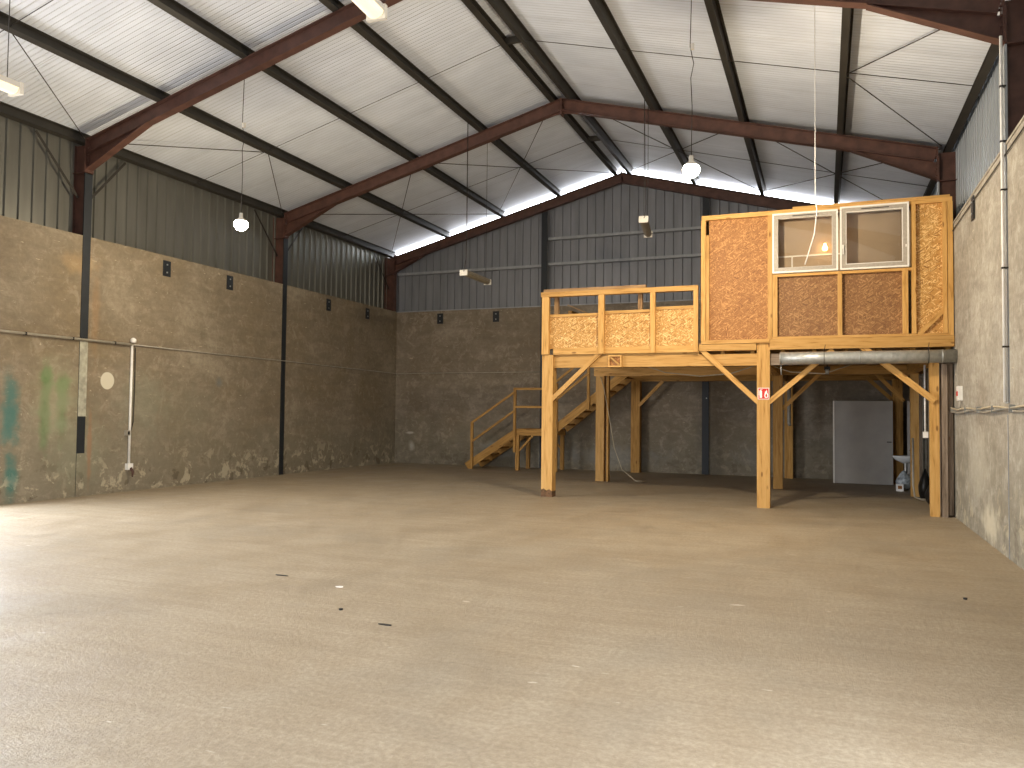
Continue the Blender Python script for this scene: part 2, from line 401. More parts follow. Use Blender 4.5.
def cladding(name, a0, a1, fixed, horiz, z0, ztop, mat, parent, rib=(.2, .03), pitch=.25, inward=1, dep=.035):
    """profiled sheet in the plane x=fixed (horiz='y') or y=fixed (horiz='x'), rib stands proud (or sinks) by dep"""
    b = MB(); bm = b.bm; pts = []; a = a0
    fw_, tp = rib; tp_w = pitch-fw_-2*.012
    while a < a1-1e-6:
        for da, o in ((0, 0), (fw_, 0), (fw_+.012, dep*inward), (fw_+.012+tp_w, dep*inward)):
            if a+da <= a1: pts.append((a+da, o))
        a += pitch
    pts.append((a1, 0))
    prev = None
    for u, o in pts:
        if horiz == 'y': A = bm.verts.new((fixed+o, u, z0)); B = bm.verts.new((fixed+o, u, ztop(u)))
        else: A = bm.verts.new((u, fixed+o, z0)); B = bm.verts.new((u, fixed+o, ztop(u)))
        if prev: bm.faces.new((prev[0], A, B, prev[1]))
        prev = (A, B)
    o = b.build(name, mat, parent)
    md = o.modifiers.new('thickness', 'SOLIDIFY'); md.thickness = .004; md.offset = 0
    return o
cladding('cladding', YF, YB+.2, OL, 'y', HB-.25, lambda u: zr(OL)+PH-.02, 'clad_left', wleft, rib=(.19, .03), inward=1)
cladding('cladding', YF, YB+.2, OR, 'y', HB-.25, lambda u: zr(OR)+PH-.02, 'clad_right', wright, rib=(.10, .03), pitch=.2, inward=-1, dep=.03)
cladding('cladding', OL, OR, YB+.22, 'x', HB-.25, lambda u: zr(u)-.01, 'clad_back', wback, rib=(.212, .03), inward=1, dep=.03)
MB().box(XL-.35, XL+.004, DL[1], YB, HB, HB+.025).build('ledge', 'wall_left', wleft)
MB().box(XR-.012, XR+.3, YF, YB, HB, HB+.03).build('ledge', 'wall_right', wright)
MB().box(XL, XR, YB-.02, YB+.2, HB, HB+.03).build('ledge', 'rail', wback)
# galvanised flashing over the gable rafter
fl = MB()
for s, xe in ((-1, OL), (1, OR)):
    fl.prism([(XC, YB+.05, ZR-.01), (xe, YB+.05, zr(xe)-.01), (xe, YB+.05, zr(xe)+.012), (XC, YB+.05, ZR+.012)], (0, .3, 0))
    fl.prism([(XC, YB+.04, ZR-.05), (xe, YB+.04, zr(xe)-.05), (xe, YB+.04, zr(xe)+.02), (XC, YB+.04, ZR+.02)], (0, .01, 0))
fl.build('gable_flashing', 'galv', wback)

# ------------------------------------------------------------------ steel portal frames
LB = {10.46: 'nearest visible red steel portal frame, its left haunch large at upper left',
      16.17: 'middle red steel portal frame arching across the hall, in front of the mezzanine cabin top',
      21.60: 'rearmost brown steel portal frame against the gable wall under the bright roof gap',
      4.83: 'red steel portal frame overhead beside the camera, out of the photo',
      -.84: 'red steel portal frame behind the camera near the big doorway'}
HD = .26; CD = .32; W = .2
HX = 1.45                                  # haunch length
for y in FR:
    ZD = .07 if y > 21 else 0
    t = thing('portal_frame', (XC, y, 0), LB[y], 'steel frame', 'red steel portal frames')
    ny = y
    for s, xw in ((-1, XL), (1, XR)):
        xo = xw+s*CD                       # outer flange
        ztop = zr(xo)-.01
        c = MB()
        # outer flange + web, full height
        c.box(min(xw+s*.014, xo), max(xw+s*.014, xo), ny-.005, ny+.005, 0, ztop)
        c.box(min(xo, xo-s*.014), max(xo, xo-s*.014), ny-W/2, ny+W/2, 0, ztop)
        c.box(min(xw, xw+s*.014), max(xw, xw+s*.014), ny-W/2, ny+W/2, 5.9, ztop-.09)
        c.box(min(xw, xo), max(xw, xo), ny-W/2, ny+W/2, 5.9, 5.914)
        c.build('column', 'red_steel', t, (xw, ny, 0))
        face = MB(); a = xw-s*.012
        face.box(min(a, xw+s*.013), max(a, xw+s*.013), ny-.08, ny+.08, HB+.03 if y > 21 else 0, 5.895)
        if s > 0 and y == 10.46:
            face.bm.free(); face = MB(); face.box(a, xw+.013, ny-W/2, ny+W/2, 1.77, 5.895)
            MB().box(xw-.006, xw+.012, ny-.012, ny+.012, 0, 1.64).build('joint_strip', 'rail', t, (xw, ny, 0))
        face.build('inner_flange', 'red_steel' if y > 21 else 'rail' if s > 0 else 'slate', t, (xw, ny, 0))  # grey on the right paints in the shadow strip beside the white conduit
        # rafter
        MB().ibeam((XC, ny, ZR-ZD), (xw, ny, zr(xw)-ZD), HD, .15, (0, 0, 1)).build('rafter', 'red_steel', t, (xw, ny, zr(xw)))
        # haunch: tapering web with its own bottom flange
        xh = xw-s*HX; zb = zr(xh)-HD*1.03; z1 = zr(xw)-HD*1.03; z0 = 5.96
        h_ = MB(); h_.prism([(xw, ny-.006, z1), (xh, ny-.006, zb), (xw, ny-.006, z0)], (0, .012, 0))
        d = (Vector((xh, 0, zb))-Vector((xw, 0, z0))).normalized(); nn = Vector((-d.z, 0, d.x))*.014
        A = Vector((xw, ny-.075, z0)); B = Vector((xh, ny-.075, zb))
        h_.prism([A, B, B+nn, A+nn], (0, .15, 0))
        h_.build('haunch', 'red_steel', t, (xw, ny, z0))
        ep = MB(); ep.box(min(xw, xw-s*.02), max(xw, xw-s*.02), ny-.09, ny+.09, 5.93, zr(xw)+.0)
        for k in range(4):
            for q in (-.055, .055): ep.box(xw-s*.035-.012, xw-s*.035+.02, ny+q-.013, ny+q+.013, 6.0+.12*k, 6.026+.12*k)
        ep.build('end_plate', 'red_steel', t, (xw, ny, z0))
    ap = MB(); ap.box(XC-.02, XC+.02, ny-.09, ny+.09, ZR-.36, ZR-.005)
    for s in (-1, 1):
        for k in range(3):
            for q in (-.05, .05): ap.box(XC+s*.03-.012, XC+s*.03+.012, ny+q-.013, ny+q+.013, ZR-.32+.11*k, ZR-.294+.11*k)
        ap.prism([(XC, ny-.006, ZR-HD), (XC+s*.45, ny-.006, ZR-HD-.45*S), (XC+s*.05, ny-.006, ZR-HD-.07)], (0, .012, 0))
    ap.build('apex_plate', 'red_steel', t, (XC, ny, ZR))
    if y == 10.46:
        MB().box(XL+.0125, XL+.016, ny-.083, ny+.083, 0.0, .78).build('plaster_smear', 'wall_left', t, (XL, ny, 1)); o = MB().box(XL+.0125, XL+.016, ny-.083, ny+.083, 1.45, 2.82).build('plaster_smear', 'plaster', t, (XL, ny, 1)); o['label'] = 'pale plaster smeared over the column'

# gable posts and girts
for x, lb in ((-7.62, 'dark blue-black steel gable post left of the mezzanine, beside the stairs'), (-2.98, 'dark blue-black steel gable post rising behind the mezzanine')):
    t = thing('gable_post', (x, YB-.02, 0), lb, 'steel post', 'dark gable posts on the back wall')
    MB().box(x-.09, x+.09, YB-.05, YB-.036, 0, zr(x)-.3).build('front_flange', 'slate', t, (x, YB-.04, 0))
    MB().box(x-.005, x+.005, YB-.036, YB+.0, 0, zr(x)-.3).box(x-.005, x+.005, YB, YB+.17, HB+.03, zr(x)-.3).build('web', 'slate', t, (x, YB-.02, 0))
    for z in (2.05, 3.6, 5.2): MB().tube([(x+.03, YB-.05, z), (x+.03, YB-.062, z)], .016, 8).build('bolt', 'galv', t, (x, YB-.05, z))
for x0, x1, z, lb in ((XL, -7.71, 5.9, 'grey horizontal girt on the gable cladding between left corner and first gable post'),
                      (-7.53, -3.07, 5.93, 'lower grey horizontal girt between the two gable posts'),
                      (-7.53, -3.07, 6.68, 'upper grey horizontal girt between the two gable posts'),
                      (-2.89, XR, 5.93, 'lower grey girt right of the second gable post, behind the cabin'),
                      (-2.89, 1.2, 6.68, 'upper grey girt right of the second gable post, behind the cabin')):
    tag(MB().box(x0, x1, YB+.02, YB+.025, z, z+.075).box(x0, x1, YB+.025, YB+.17, z+.065, z+.075).box(x0, x1, YB+.025, YB+.17, z, z+.01).build('girt', 'rail', None, (x0, YB+.02, z)), lb, 'steel rail', 'grey girts on the gable')

# ------------------------------------------------------------------ purlins
PX = [(-12.78, 'against the left wall at the eaves'), (-10.86, 'first one up the left slope from the left eaves'),
      (-9.02, 'second one up the left slope from the left eaves'), (-7.24, 'third one up the left slope, next before the ridge pair'),
      (-5.54, 'left one of the close pair at the ridge'), (-5.06, 'right one of the close pair at the ridge'),
      (-3.24, 'first one right of the ridge pair'), (-1.46, 'second one right of the ridge pair'),
      (.34, 'third one right of the ridge pair, above the cabin windows'), (2.18, 'against the right wall at the eaves')]
for x, lb in PX:
    s = -1 if x < XC else 1
    # web perpendicular to slope
    up = Vector((s*S, 0, 1)).normalized()
    zt = zr(x)+PH-.002
    b = MB().ibeam((x, YF, zt), (x, YB+.2, zt), PH, .11, up, .009, .008)
    tag(b.build('roof_purlin', 'purlin', None, (x, 10, zt)), 'long brown-grey steel roof purlin, '+lb, 'purlin', 'roof purlins')
# ridge spacers between the pair
for y in (2.2, 7.66, 13.33, 18.9):
    tag(MB().box(-5.5, -5.1, y-.03, y+.03, ZR-.02, ZR+.1).build('ridge_spacer', 'purlin', None, (XC, y, ZR)),
        {2.2: 'small steel spacer of the ridge pair behind the camera', 7.66: 'small steel spacer of the ridge pair ahead of the nearest frame',
         13.33: 'small steel spacer between ridge purlins in front of the middle frame', 18.9: 'small steel spacer between ridge purlins behind the middle frame'}[y], 'steel bracket', 'ridge spacers')

# anti-sag rods along the slope, mid-bay
def rod(name, p, q, lb, grp, r=.011):
    return tag(MB().tube([p, q], r, 6).build(name, 'rod', None, Vector(p)), lb, 'steel rod', grp)
def zp(x, o=.06): return zr(x)+o
BAY = {7.66: 'in the bay before the nearest frame', 13.33: 'between the nearest and middle frames', 18.9: 'between the middle frame and the gable'}
for y in (7.66, 13.33, 18.9):
    for s, xe in ((-1, -12.74), (1, 2.14)):
        x0 = -5.56 if s < 0 else -5.04
        rod('sag_rod', (x0, y-.05*s*0, zp(x0)), (xe, y-(.0), zp(xe)), 'thin steel sag rod down the %s roof slope %s' % ('left' if s < 0 else 'right', BAY[y]), 'sag rods', .006)
# wind bracing
def br(x0, y0, x1, y1, lb): rod('wind_brace_rod', (x0, y0, zp(x0, .02)), (x1, y1, zp(x1, .02)), lb, 'wind bracing rods', .009)
for s, e, p1, nm in ((-1, -12.6, -10.86, 'left'), (1, 2.0, .34, 'right')):
    br(p1, 7.7, e, 10.4, 'dark bracing rod from %s purlin down to the nearest frame eaves, seen before that frame' % nm)
    br(p1, 13.3, e, 10.6, 'dark bracing rod from %s purlin back to the nearest frame eaves, behind that frame' % nm)
    br(p1, 13.35, e, 16.07, 'dark bracing rod from %s purlin to the middle frame eaves, in front of that frame' % nm)
for s, e, p1, p2, nm in ((-1, -12.6, -9.0, -5.6, 'left'), (1, 2.0, -1.5, -5.0, 'right')):
    br(p2, 16.25, p1, 21.45, 'bracing rod from middle frame ridge down the %s slope to the gable' % nm)
    br(p1, 16.25, p2, 21.45, 'bracing rod from middle frame %s rafter up to the gable ridge' % nm)
    br(p1, 16.27, e, 21.43, 'bracing rod from middle frame %s rafter down to the gable eaves' % nm)
    br(e, 16.27, p1, 21.43, 'bracing rod from middle frame %s eaves up to the gable rafter' % nm)
# eaves knee struts (thin angles from column to eaves purlin)
for y, d, lb in ((10.5, -1, 'thin dark strut from nearest left column up to the eaves, camera side'), (10.5, 1, 'thin dark strut from nearest left column up to the eaves, far side'),
                 (16.17, -1, 'thin dark strut from middle left column up to the eaves, camera side'), (16.17, 1, 'thin dark strut from middle left column up to the eaves, far side'),
                 (21.6, -1, 'thin dark strut from rear left column up to the eaves')):
    tag(bar('eaves_strut', (XL-.16, y+d*.11, 5.45), (XL-.2, y+d*.95, zr(XL-.2)-.06), .045, .006, 'rod', None), lb, 'steel strut', 'eaves struts')

# lifting plates on the cement panels
PL = [('x', XL, 12.36, 4.62, 'dark plate atop the left wall, nearest of four'), ('x', XL, 14.21, 4.62, 'dark plate atop the left wall, second from camera'),
      ('x', XL, 18.05, 4.62, 'dark plate atop the left wall, third from camera'), ('x', XL, 20.02, 4.62, 'dark plate atop the left wall, fourth, near the back corner'),
      ('y', -11.02, YB, 4.62, 'dark plate atop the back wall, left one'), ('y', -9.15, YB, 4.62, 'dark plate atop the back wall, right one beside the mezzanine'),
      ('x', XR-.012, 12.5, 4.66, 'dark plate atop the right wall')]
for k, a, b_, z, lb in PL:
    t = thing('wall_plate', (a, b_, z-.3) if k == 'x' else (a, b_, z-.3), lb+', small with bolt holes', 'steel plate', 'dark wall-top plates')
    m = MB()
    sg = 1 if a < 0 else -1
    if k == 'x':
        m.box(min(a, a+.012*sg), max(a, a+.012*sg), b_-.1, b_+.1, z-.3, z+.02)
        for zz in (-.06, -.22): MB().tube([(a+.012*sg, b_, z+zz), (a+.026*sg, b_, z+zz)], .017, 8).build('bolt', 'galv', t, (a, b_, z+zz))
    else:
        m.box(a-.1, a+.1, b_-.012, b_, z-.3, z+.02)
        for zz in (-.06, -.22): MB().tube([(a, b_-.012, z+zz), (a, b_-.026, z+zz)], .017, 8).build('bolt', 'galv', t, (a, b_, z+zz))
    m.build('plate', 'slate', t, (a, b_, z))

# ------------------------------------------------------------------ conduits on the left wall
t = thing('horizontal_conduit', (XL, 9, 2.84), 'pale conduit running level along the left wall towards the vertical drop', 'conduit')
b = MB().tube([(XL+.05, YF+.2, 2.85), (XL+.05, 6, 2.85), (XL+.05, 11.5, 2.84)], .022, 8); b.build('pipe', 'conduit_grey', t, (XL, 9, 2.84))
for k in range(12):
    y = 1.2+k*.9
    if not DL[0] < y < DL[1]: MB().box(XL, XL+.075, y-.012, y+.012, 2.815, 2.87).build('clip', 'rod', t, (XL, y, 2.84))
tag(MB().tube([(XL+.035, 11.52, 2.845), (XL+.03, 14, 2.83), (XL+.036, 16.2, 2.83), (XL+.03, 19, 2.81), (XL+.04, YB-.04, 2.79), (-10, YB-.03, 2.80), (-7.75, YB-.03, 2.80)], .011, 6).build('wall_cable', 'conduit_grey', None, (XL, 14, 2.83)),
    'thin cable continuing along the left wall and around the back corner', 'cable')
t = thing('vertical_conduit', (XL, 11.52, .45), 'white vertical conduit dropping down the left wall with switch and socket', 'conduit')
MB().tube([(XL+.03, 11.52, 2.83), (XL+.03, 11.52, .5)], .024, 8).build('pipe', 'conduit', t, (XL, 11.52, 1))
MB().tube([(XL+.03, 11.60, 2.8), (XL+.02, 11.62, 2.1), (XL+.03, 11.6, 1.35), (XL+.03, 11.53, 1.1)], .008, 6).build('cable', 'rod', t, (XL, 11.6, 2))
MB().lathe([(.02, 0), (.05, .01), (.055, .06), (.03, .09), (.012, .1)], (XL+.05, 11.53, 2.88), 12).build('junction_cap', 'conduit', t, (XL, 11.52, 2.88))
o = MB().box(XL, XL+.07, 11.42, 11.5, 1.08, 1.18).bevel(.008).build('switch', 'conduit_grey', t, (XL, 11.45, 1.1))
MB().box(XL+.07, XL+.078, 11.44, 11.48, 1.1, 1.16).build('rocker', 'black', o, (XL+.07, 11.46, 1.13))
o = MB().box(XL, XL+.08, 11.46, 11.58, .42, .54).bevel(.012).build('socket', 'conduit', t, (XL, 11.52, .48))
MB().tube([(XL+.07, 11.53, .45), (XL+.12, 11.54, .38), (XL+.11, 11.54, .28)], [.03, .028, .012], 10).build('plug', 'red_steel', o, (XL+.1, 11.53, .4))

# ------------------------------------------------------------------ right wall conduits
t = thing('white_riser_conduit', (XR, 10.42, 1.7), 'white vertical conduit beside the nearest right column', 'conduit')
MB().tube([(XR-.045, 10.37, 6.0), (XR-.045, 10.37, 1.78)], .017, 8).build('pipe', 'conduit', t, (XR, 10.4, 3))
for z in (2.4, 3.3, 4.2, 4.76, 5.4): MB().box(XR-.067, XR, 10.35, 10.39, z, z+.02).build('clip', 'rod', t, (XR, 10.4, z))
t = thing('cable_bundle', (XR, 10, 1.7), 'bundle of grey cables running level along the right wall below the white conduit', 'cable')
for k in range(4):
    pts = []
    y = 4.2
    while y < 13.9:
        a = y*3.1+k*1.6
        pts.append((XR-.032+.010*math.cos(a), y, 1.705+.012*math.sin(a)+.014*(k-1.5))); y += .16
    pts += [(XR-.05, 14.3, 1.69+.02*k), (XR-.05, 14.9+.05*k, 1.72+.02*k), (XR-.05, 15.3+.06*k, 1.9), (XR-.05, 15.5+.07*k, 2.4), (XR-.05, 15.6+.07*k, 2.7)]
    MB().tube(pts, .013, 6).build('cable', ['conduit_grey', 'galv', 'conduit_grey', 'rope'][k], t, (XR, 10, 1.7))
for k in range(9):
    y = 5.1+k; MB().box(XR-.06, XR, y-.012, y+.012, 1.665, 1.75).build('clip', 'galv', t, (XR, y, 1.7))
MB().tube([(XR-.02, YF+1, HB-.10), (XR-.02, 9, HB-.11), (XR-.02, YB-.3, HB-.12)], .009, 6).build('ledge_cable', 'rod', None, (XR, 10, HB-.1))
tag(bpy.data.objects['ledge_cable'], 'thin dark cable clipped just under the ledge of the right wall', 'cable')
t = thing('alarm_box', (XR, 13.85, 1.86), 'small white wall box with red call button above the cable bundle', 'alarm box')
MB().box(XR-.06, XR, 13.62, 13.80, 1.86, 2.08).bevel(.01).build('housing', 'conduit', t, (XR, 13.9, 2))
MB().box(XR-.07, XR-.06, 13.66, 13.76, 1.93, 2.0).build('button', 'red', t, (XR, 13.9, 2))
MB().tube([(XR-.03, 13.66, 1.88), (XR-.03, 13.66, 1.74)], .01, 6).build('lead', 'conduit_grey', t, (XR, 13.9, 2))

# ------------------------------------------------------------------ mezzanine
YM = 14.35
mz = thing('mezzanine', (-1.5, 18, 0), 'two-metre-high timber mezzanine on square pine posts filling the back right corner', 'mezzanine')
R1, R2_, R3 = YM+.1, 18.35, 21.5
posts = [(-4.95, YM+.11, .22, 2.72, 'wood'), (-.985, YM+.11, .215, 2.93, 'wood'), (1.66, YM+.11, .135, 2.5, 'wood'),
         (-4.97, R2_, .2, 2.5, 'wood'), (-.95, R2_, .2, 2.5, 'wood_dim'), (1.70, 17.9, .15, 2.5, 'wood'),
         (-4.82, R3, .24, 2.5, 'wood_dim'), (-.85, R3, .2, 2.5, 'wood_dim'), (1.62, R3-.6, .22, 2.5, 'wood_dim')]
for x, y, w, h_, m in posts:
    o = bx('post', x-w/2, x+w/2, y-w/2, y+w/2, 0, h_, m, mz)
    if y < 15 and x < -4:
        mf = MB(); a_, b_ = x-w/2-.002, x+w/2+.002
        mf.prism([(a_, y-w/2-.002, 0), (b_, y-w/2-.002, 0), (b_, y-w/2-.002, .11), (x+.05, y-w/2-.002, .15), (x, y-w/2-.002, .12), (x-.06, y-w/2-.002, .16), (a_, y-w/2-.002, .13)], (0, w+.004, 0))
        q_ = mf.build('muddy_foot', 'mud', mz, (x, y, 0)); q_['label'] = 'dark mud-stained post foot'
bx('post', -4.81, -4.76, R2_-.1, R2_+.05, 0, 2.5, 'wood_dim', mz)['label'] = 'thin stud beside the thick post'
o = bx('corner_post', 1.76, 1.84, YM+.02, YM+.2, 0, 2.46, 'wood_old', mz); o['label'] = 'weathered grey wooden board'
o = bx('corner_post', 1.845, 1.93, YM+.1, YM+.3, .03, 2.46, 'wood_old', mz); o['label'] = 'weathered grey wooden board'
# main beams along x
bx('beam', -4.84, -1.09, YM+.06, YM+.16, 2.475, 2.685, 'wood', mz)
bx('beam', -.875, 1.93, YM+.06, YM+.16, 2.48, 2.675, 'wood_old', mz)
for y in (R2_, R3-.02):
    bx('beam', -5.12, -1.0, y-.1, y+.1, 2.5, 2.69, 'wood_dim' if y > 20 else 'wood', mz)
    bx('beam', -.99, 1.93, y-.1, y+.1, 2.5, 2.69, 'wood_dim', mz)
bx('rim_board', -4.84, -2.10, YM+.1, YM+.15, 2.69, 2.86, 'wood', mz)
bx('rim_board', -2.08, -1.10, YM-.03, YM+.10, 2.74, 2.855, 'wood', mz)
for k in range(14):
    x = -4.75+k*.51
    bx('joist', x-.035, x+.035, YM+.17, R3+.12, 2.692, 2.86, 'wood_dim', mz, 0)
for x in (-.95, 1.66):
    bx('side_beam', x-.06, x+.06, YM+.23, R2_-.12, 2.48, 2.688, 'wood_dim', mz, 0)
    bx('side_beam', x-.06, x+.06, R2_+.12, R3-.14 if x < 0 else R3-.14, 2.48, 2.688, 'wood_dim', mz, 0)
# deck with stair opening
dk = MB().box(-4.4, 1.93, YM+.05, 21.6, 2.862, 2.885).box(-5.05, -4.4, YM+.05, 20.3, 2.862, 2.885)
dk.build('deck', M['board'], mz, (-1.5, 18, 2.87))
# knee braces
def brace(p, q, m='wood', w=.09): bar('brace', p, q, w, .05, m, mz, up=(0, 1, 0)).rotation_euler
def kb(x0, z0, x1, z1, y, m='wood', w=.085): 
    return bar('brace', (x0, y, z0), (x1, y, z1), w, .05, m, mz, up=(0, 0, 1))
kb(-4.87, 1.86, -3.92, 2.74, YM+.03)
kb(-1.07, 1.83, -2.06, 2.78, YM+.03)
kb(-.90, 1.83, .14, 2.73, YM+.035)
kb(1.66, 1.86, .56, 2.79, YM+.015, w=.1)
kb(-4.86, 1.86, -4.86+.8, 2.6, R2_+.02, 'wood_old') if False else kb(-4.72, 1.83, -4.06, 2.5, R3-.15, 'wood')
kb(-.86, 1.75, .05, 2.66, R2_, 'wood_dim'); kb(1.65, 1.95, .98, 2.7, 19.6, 'wood_dim'); kb(1.50, 2.02, .95, 2.55, R3-.6, 'wood_dim')
# boxed bracket on the front beam
br_ = MB(); br_.box(-3.76, -3.5, YM-.0, YM+.055, 2.47, 2.50).box(-3.76, -3.5, YM, YM+.055, 2.67, 2.70).box(-3.76, -3.73, YM, YM+.055, 2.5, 2.67).box(-3.53, -3.5, YM, YM+.055, 2.5, 2.67)
bk = br_.build('timber_box', 'wood', mz, (-3.63, YM, 2.5))
bar('diagonal', (-3.72, YM+.03, 2.66), (-3.54, YM+.03, 2.51), .03, .04, 'wood', bk)
panel('back_board', -3.73, -3.53, YM+.045, YM+.055, 2.5, 2.67, 'osb_warm', bk)

# ---------------- guard wall (left half of the mezzanine edge)
gd = thing('mezzanine_guardrail', (-3.6, YM, 2.72), 'pine and OSB guard wall along the open left half of the mezzanine', 'guardrail')
bx('bottom_board', -4.84, -2.12, YM+.0, YM+.04, 2.725, 2.845, 'wood', gd)
bx('top_rail', -5.08, -2.10, YM-.05, YM+.07, 3.835, 3.925, 'wood', gd)
bx('top_plank', -5.07, -3.07, YM+.075, YM+.19, 3.87, 4.0, 'board', gd)
for x0, x1 in ((-5.06, -4.92), (-3.94, -3.83), (-2.96, -2.87), (-2.18, -2.10)):
    bx('guard_post', x0, x1, YM-.045, YM+.035, 2.725, 3.833, 'wood', gd)
for x0, x1, z1 in ((-4.93, -3.9, 3.50), (-3.88, -2.93, 3.53), (-2.90, -2.15, 3.57)):
    panel('osb_panel', x0, x1, YM+.041, YM+.056, 2.84, z1, 'osb', gd)
    bx('panel_cap', x0, x1, YM+.015, YM+.04, z1-.055, z1, 'wood', gd)
for x in (-4.85, -3.2):
    bx('rear_stud', x-.04, x+.04, YM+.2, YM+.28, 2.887, 3.86, 'board', gd)
# far guard along the stair opening
fg = thing('rear_guardrail', (-3.3, 19.9, 2.887), 'plain timber guardrail on the mezzanine deck behind the guard wall', 'guardrail')
for x in (-4.3, -3.3, -2.4): bx('guard_post', x-.04, x+.04, 20.16, 20.24, 2.887, 4.0, 'wood_old', fg)
bx('top_rail', -4.36, -2.3, 20.15, 20.25, 4.0, 4.05, 'wood_old', fg)
bx('mid_rail', -4.36, -2.3, 20.12, 20.16, 3.4, 3.47, 'wood_old', fg)
# sheets dumped on the deck
sh = thing('plywood_sheets', (-4.2, 15.6, 2.887), 'brown plywood sheets propped at a slant behind the guard wall', 'plywood')
bar('sheet', (-4.75, 15.5, 3.76), (-3.05, 15.5, 3.02), .018, 1.1, 'board', sh)
bar('sheet', (-4.75, 15.55, 3.62), (-3.25, 15.55, 2.96), .018, 1.0, 'board', sh)
bx('prop', -4.78, -4.70, 15.1, 15.9, 2.887, 3.66, 'wood_dim', sh)
tag(bx('timber_offcut', -4.1, -3.0, 15.05, 15.2, 3.3, 3.42, 'board', None), 'short brown timber offcut lying over the slanting plywood', 'timber')

# ---------------- cabin
cb = thing('cabin', (0, YM, 2.86), 'timber framed OSB cabin with two windows standing on the mezzanine', 'cabin')
X0, X1 = -2.04, 1.93; ZB, ZT = 2.92, 5.17
bx('sole_plate', -.875, 1.94, YM-.04, YM+.10, 2.74, 2.92, 'wood', cb)
bx('sole_plate', -2.04, -.88, YM-.045, YM+.05, 2.86, 2.925, 'wood', cb)
bx('bottom_rail', -.87, 1.93, YM-.01, YM+.06, 2.925, 2.965, 'wood', cb)
bx('top_plate', X0, X1, YM-.02, YM+.12, 5.09, 5.17, 'wood', cb)
bx('cap_board', -.5, 1.9, YM+.0, YM+.1, 5.172, 5.21, 'wood', cb)
def stud(x0, x1, z0, z1, y0=YM-.015, y1=YM+.07): bx('stud', x0, x1, y0, y1, z0, z1, 'wood', cb)
stud(-2.05, -1.97, 2.925, 5.09); stud(-1.965, -1.91, 2.925, 4.82, YM+.0)
stud(-.91, -.835, 2.925, 5.09); stud(-.83, -.75, 2.965, 4.02); stud(.215, .285, 2.965, 4.05)
stud(1.20, 1.285, 2.965, 4.05); stud(1.335, 1.40, 2.965, 5.09); stud(1.79, 1.85, 2.965, 5.09); stud(1.86, 1.935, 2.925, 5.09, YM-.03)
bx('sill', -.83, 1.335, YM-.01, YM+.06, 4.005, 4.05, 'wood', cb)
panel('osb_panel', -1.92, -.90, YM+.06, YM+.075, 2.925, 5.09, 'osb_warm', cb)['label'] = 'reddish OSB panel'
panel('osb_panel', -.76, .22, YM+.072, YM+.087, 2.965, 4.01, 'osb_brown', cb)['label'] = 'brown OSB panel'
panel('osb_panel', .28, 1.21, YM+.072, YM+.087, 2.965, 4.01, 'osb_brown', cb)['label'] = 'brown OSB panel'
panel('osb_panel', 1.39, 1.80, YM+.06, YM+.075, 2.965, 5.09, 'osb', cb)
bar('diagonal_brace', (1.44, YM+.03, 2.95), (1.84, YM+.03, 3.38), .07, .05, 'wood', cb)
# cabin side, rear and lid
panel('side_wall', X0+.02, X0+.04, YM+.13, 18.2, 2.887, 5.15, 'osb_brown', cb)
panel('side_wall', 1.90, 1.93, YM+.13, 18.2, 2.887, 5.15, 'osb_brown', cb)
panel('rear_wall', X0+.02, 1.93, 18.2, 18.22, 2.887, 5.15, 'osb_brown', cb)
lng = panel('inner_lining', -.9, 1.38, YM+.26, YM+.28, 2.9, 5.09, 'blind', cb); lng['label'] = 'plain tan lining board seen through the windows'
bx('lining_batten', -.85, .3, YM+.245, YM+.26, 4.385, 4.41, 'tube_end', cb); bx('lining_batten', -.53, -.505, YM+.245, YM+.26, 4.05, 4.385, 'tube_end', cb)
il = MB().lathe([(.01, -.05), (.03, -.045), (.045, -.02), (.045, .01), (.025, .04), (.02, .06), (.02, .08)], (.02, YM+.2, 4.5), 16).build('interior_bulb', 'bulb_warm', cb, (.02, YM+.2, 4.5)); il['label'] = 'small glowing bulb behind the left window'
panel('lid', X0+.02, 1.92, YM+.13, 18.2, 5.12, 5.14, 'board', cb)
for i, (x0, x1, z0, z1) in enumerate(((-.83, .225, 4.06, 5.10), (.255, 1.30, 4.06, 5.13))):
    w = MB(); y0 = YM-.05; y1 = YM+.04
    def ring(b, x0, x1, z0, z1, t, y0, y1):
        b.box(x0, x1, y0, y1, z0, z0+t).box(x0, x1, y0, y1, z1-t, z1).box(x0, x0+t, y0, y1, z0+t, z1-t).box(x1-t, x1, y0, y1, z0+t, z1-t); return b
    fr_ = ring(w, x0, x1, z0, z1, .028, y0-.01, y1).build('window', 'white_frame', cb, (x0, y0, z0))
    fr_['label'] = 'left pane window with a lit bulb behind it' if i == 0 else 'right window slightly taller'
    ring(MB(), x0+.028, x1-.028, z0+.028, z1-.028, .062, y0, y1-.01).build('sash', 'grey_frame', fr_, (x0, y0, z0))
    ring(MB(), x0+.09, x1-.09, z0+.09, z1-.09, .012 if i else .004, y0+.005, y1-.015).build('glazing_bead', 'white_frame', fr_, (x0, y0, z0))
    MB().box(x0+.094, x1-.094, YM-.02, YM-.014, z0+.094, z1-.094).build('glass', 'glass', fr_, (x0, y0, z0))
    if i:
        MB().box(x0+.035, x0+.06, y0-.03, y0, z0+.36, z0+.42).box(x0+.04, x0+.055, y0-.045, y0-.03, z0+.26, z0+.41).build('handle', 'white_frame', fr_, (x0, y0, z0+.4))
        MB().box(x1-.055, x1-.035, y0-.012, y0, z0+.33, z0+.37).build('hinge', 'white_frame', fr_, (x1, y0, z0+.3))
    MB().box(x0+.33, x0+.75, y0-.003, y0, z1-.065, z1-.05).build('vent_slot', 'rod', fr_, (x0, y0, z1))

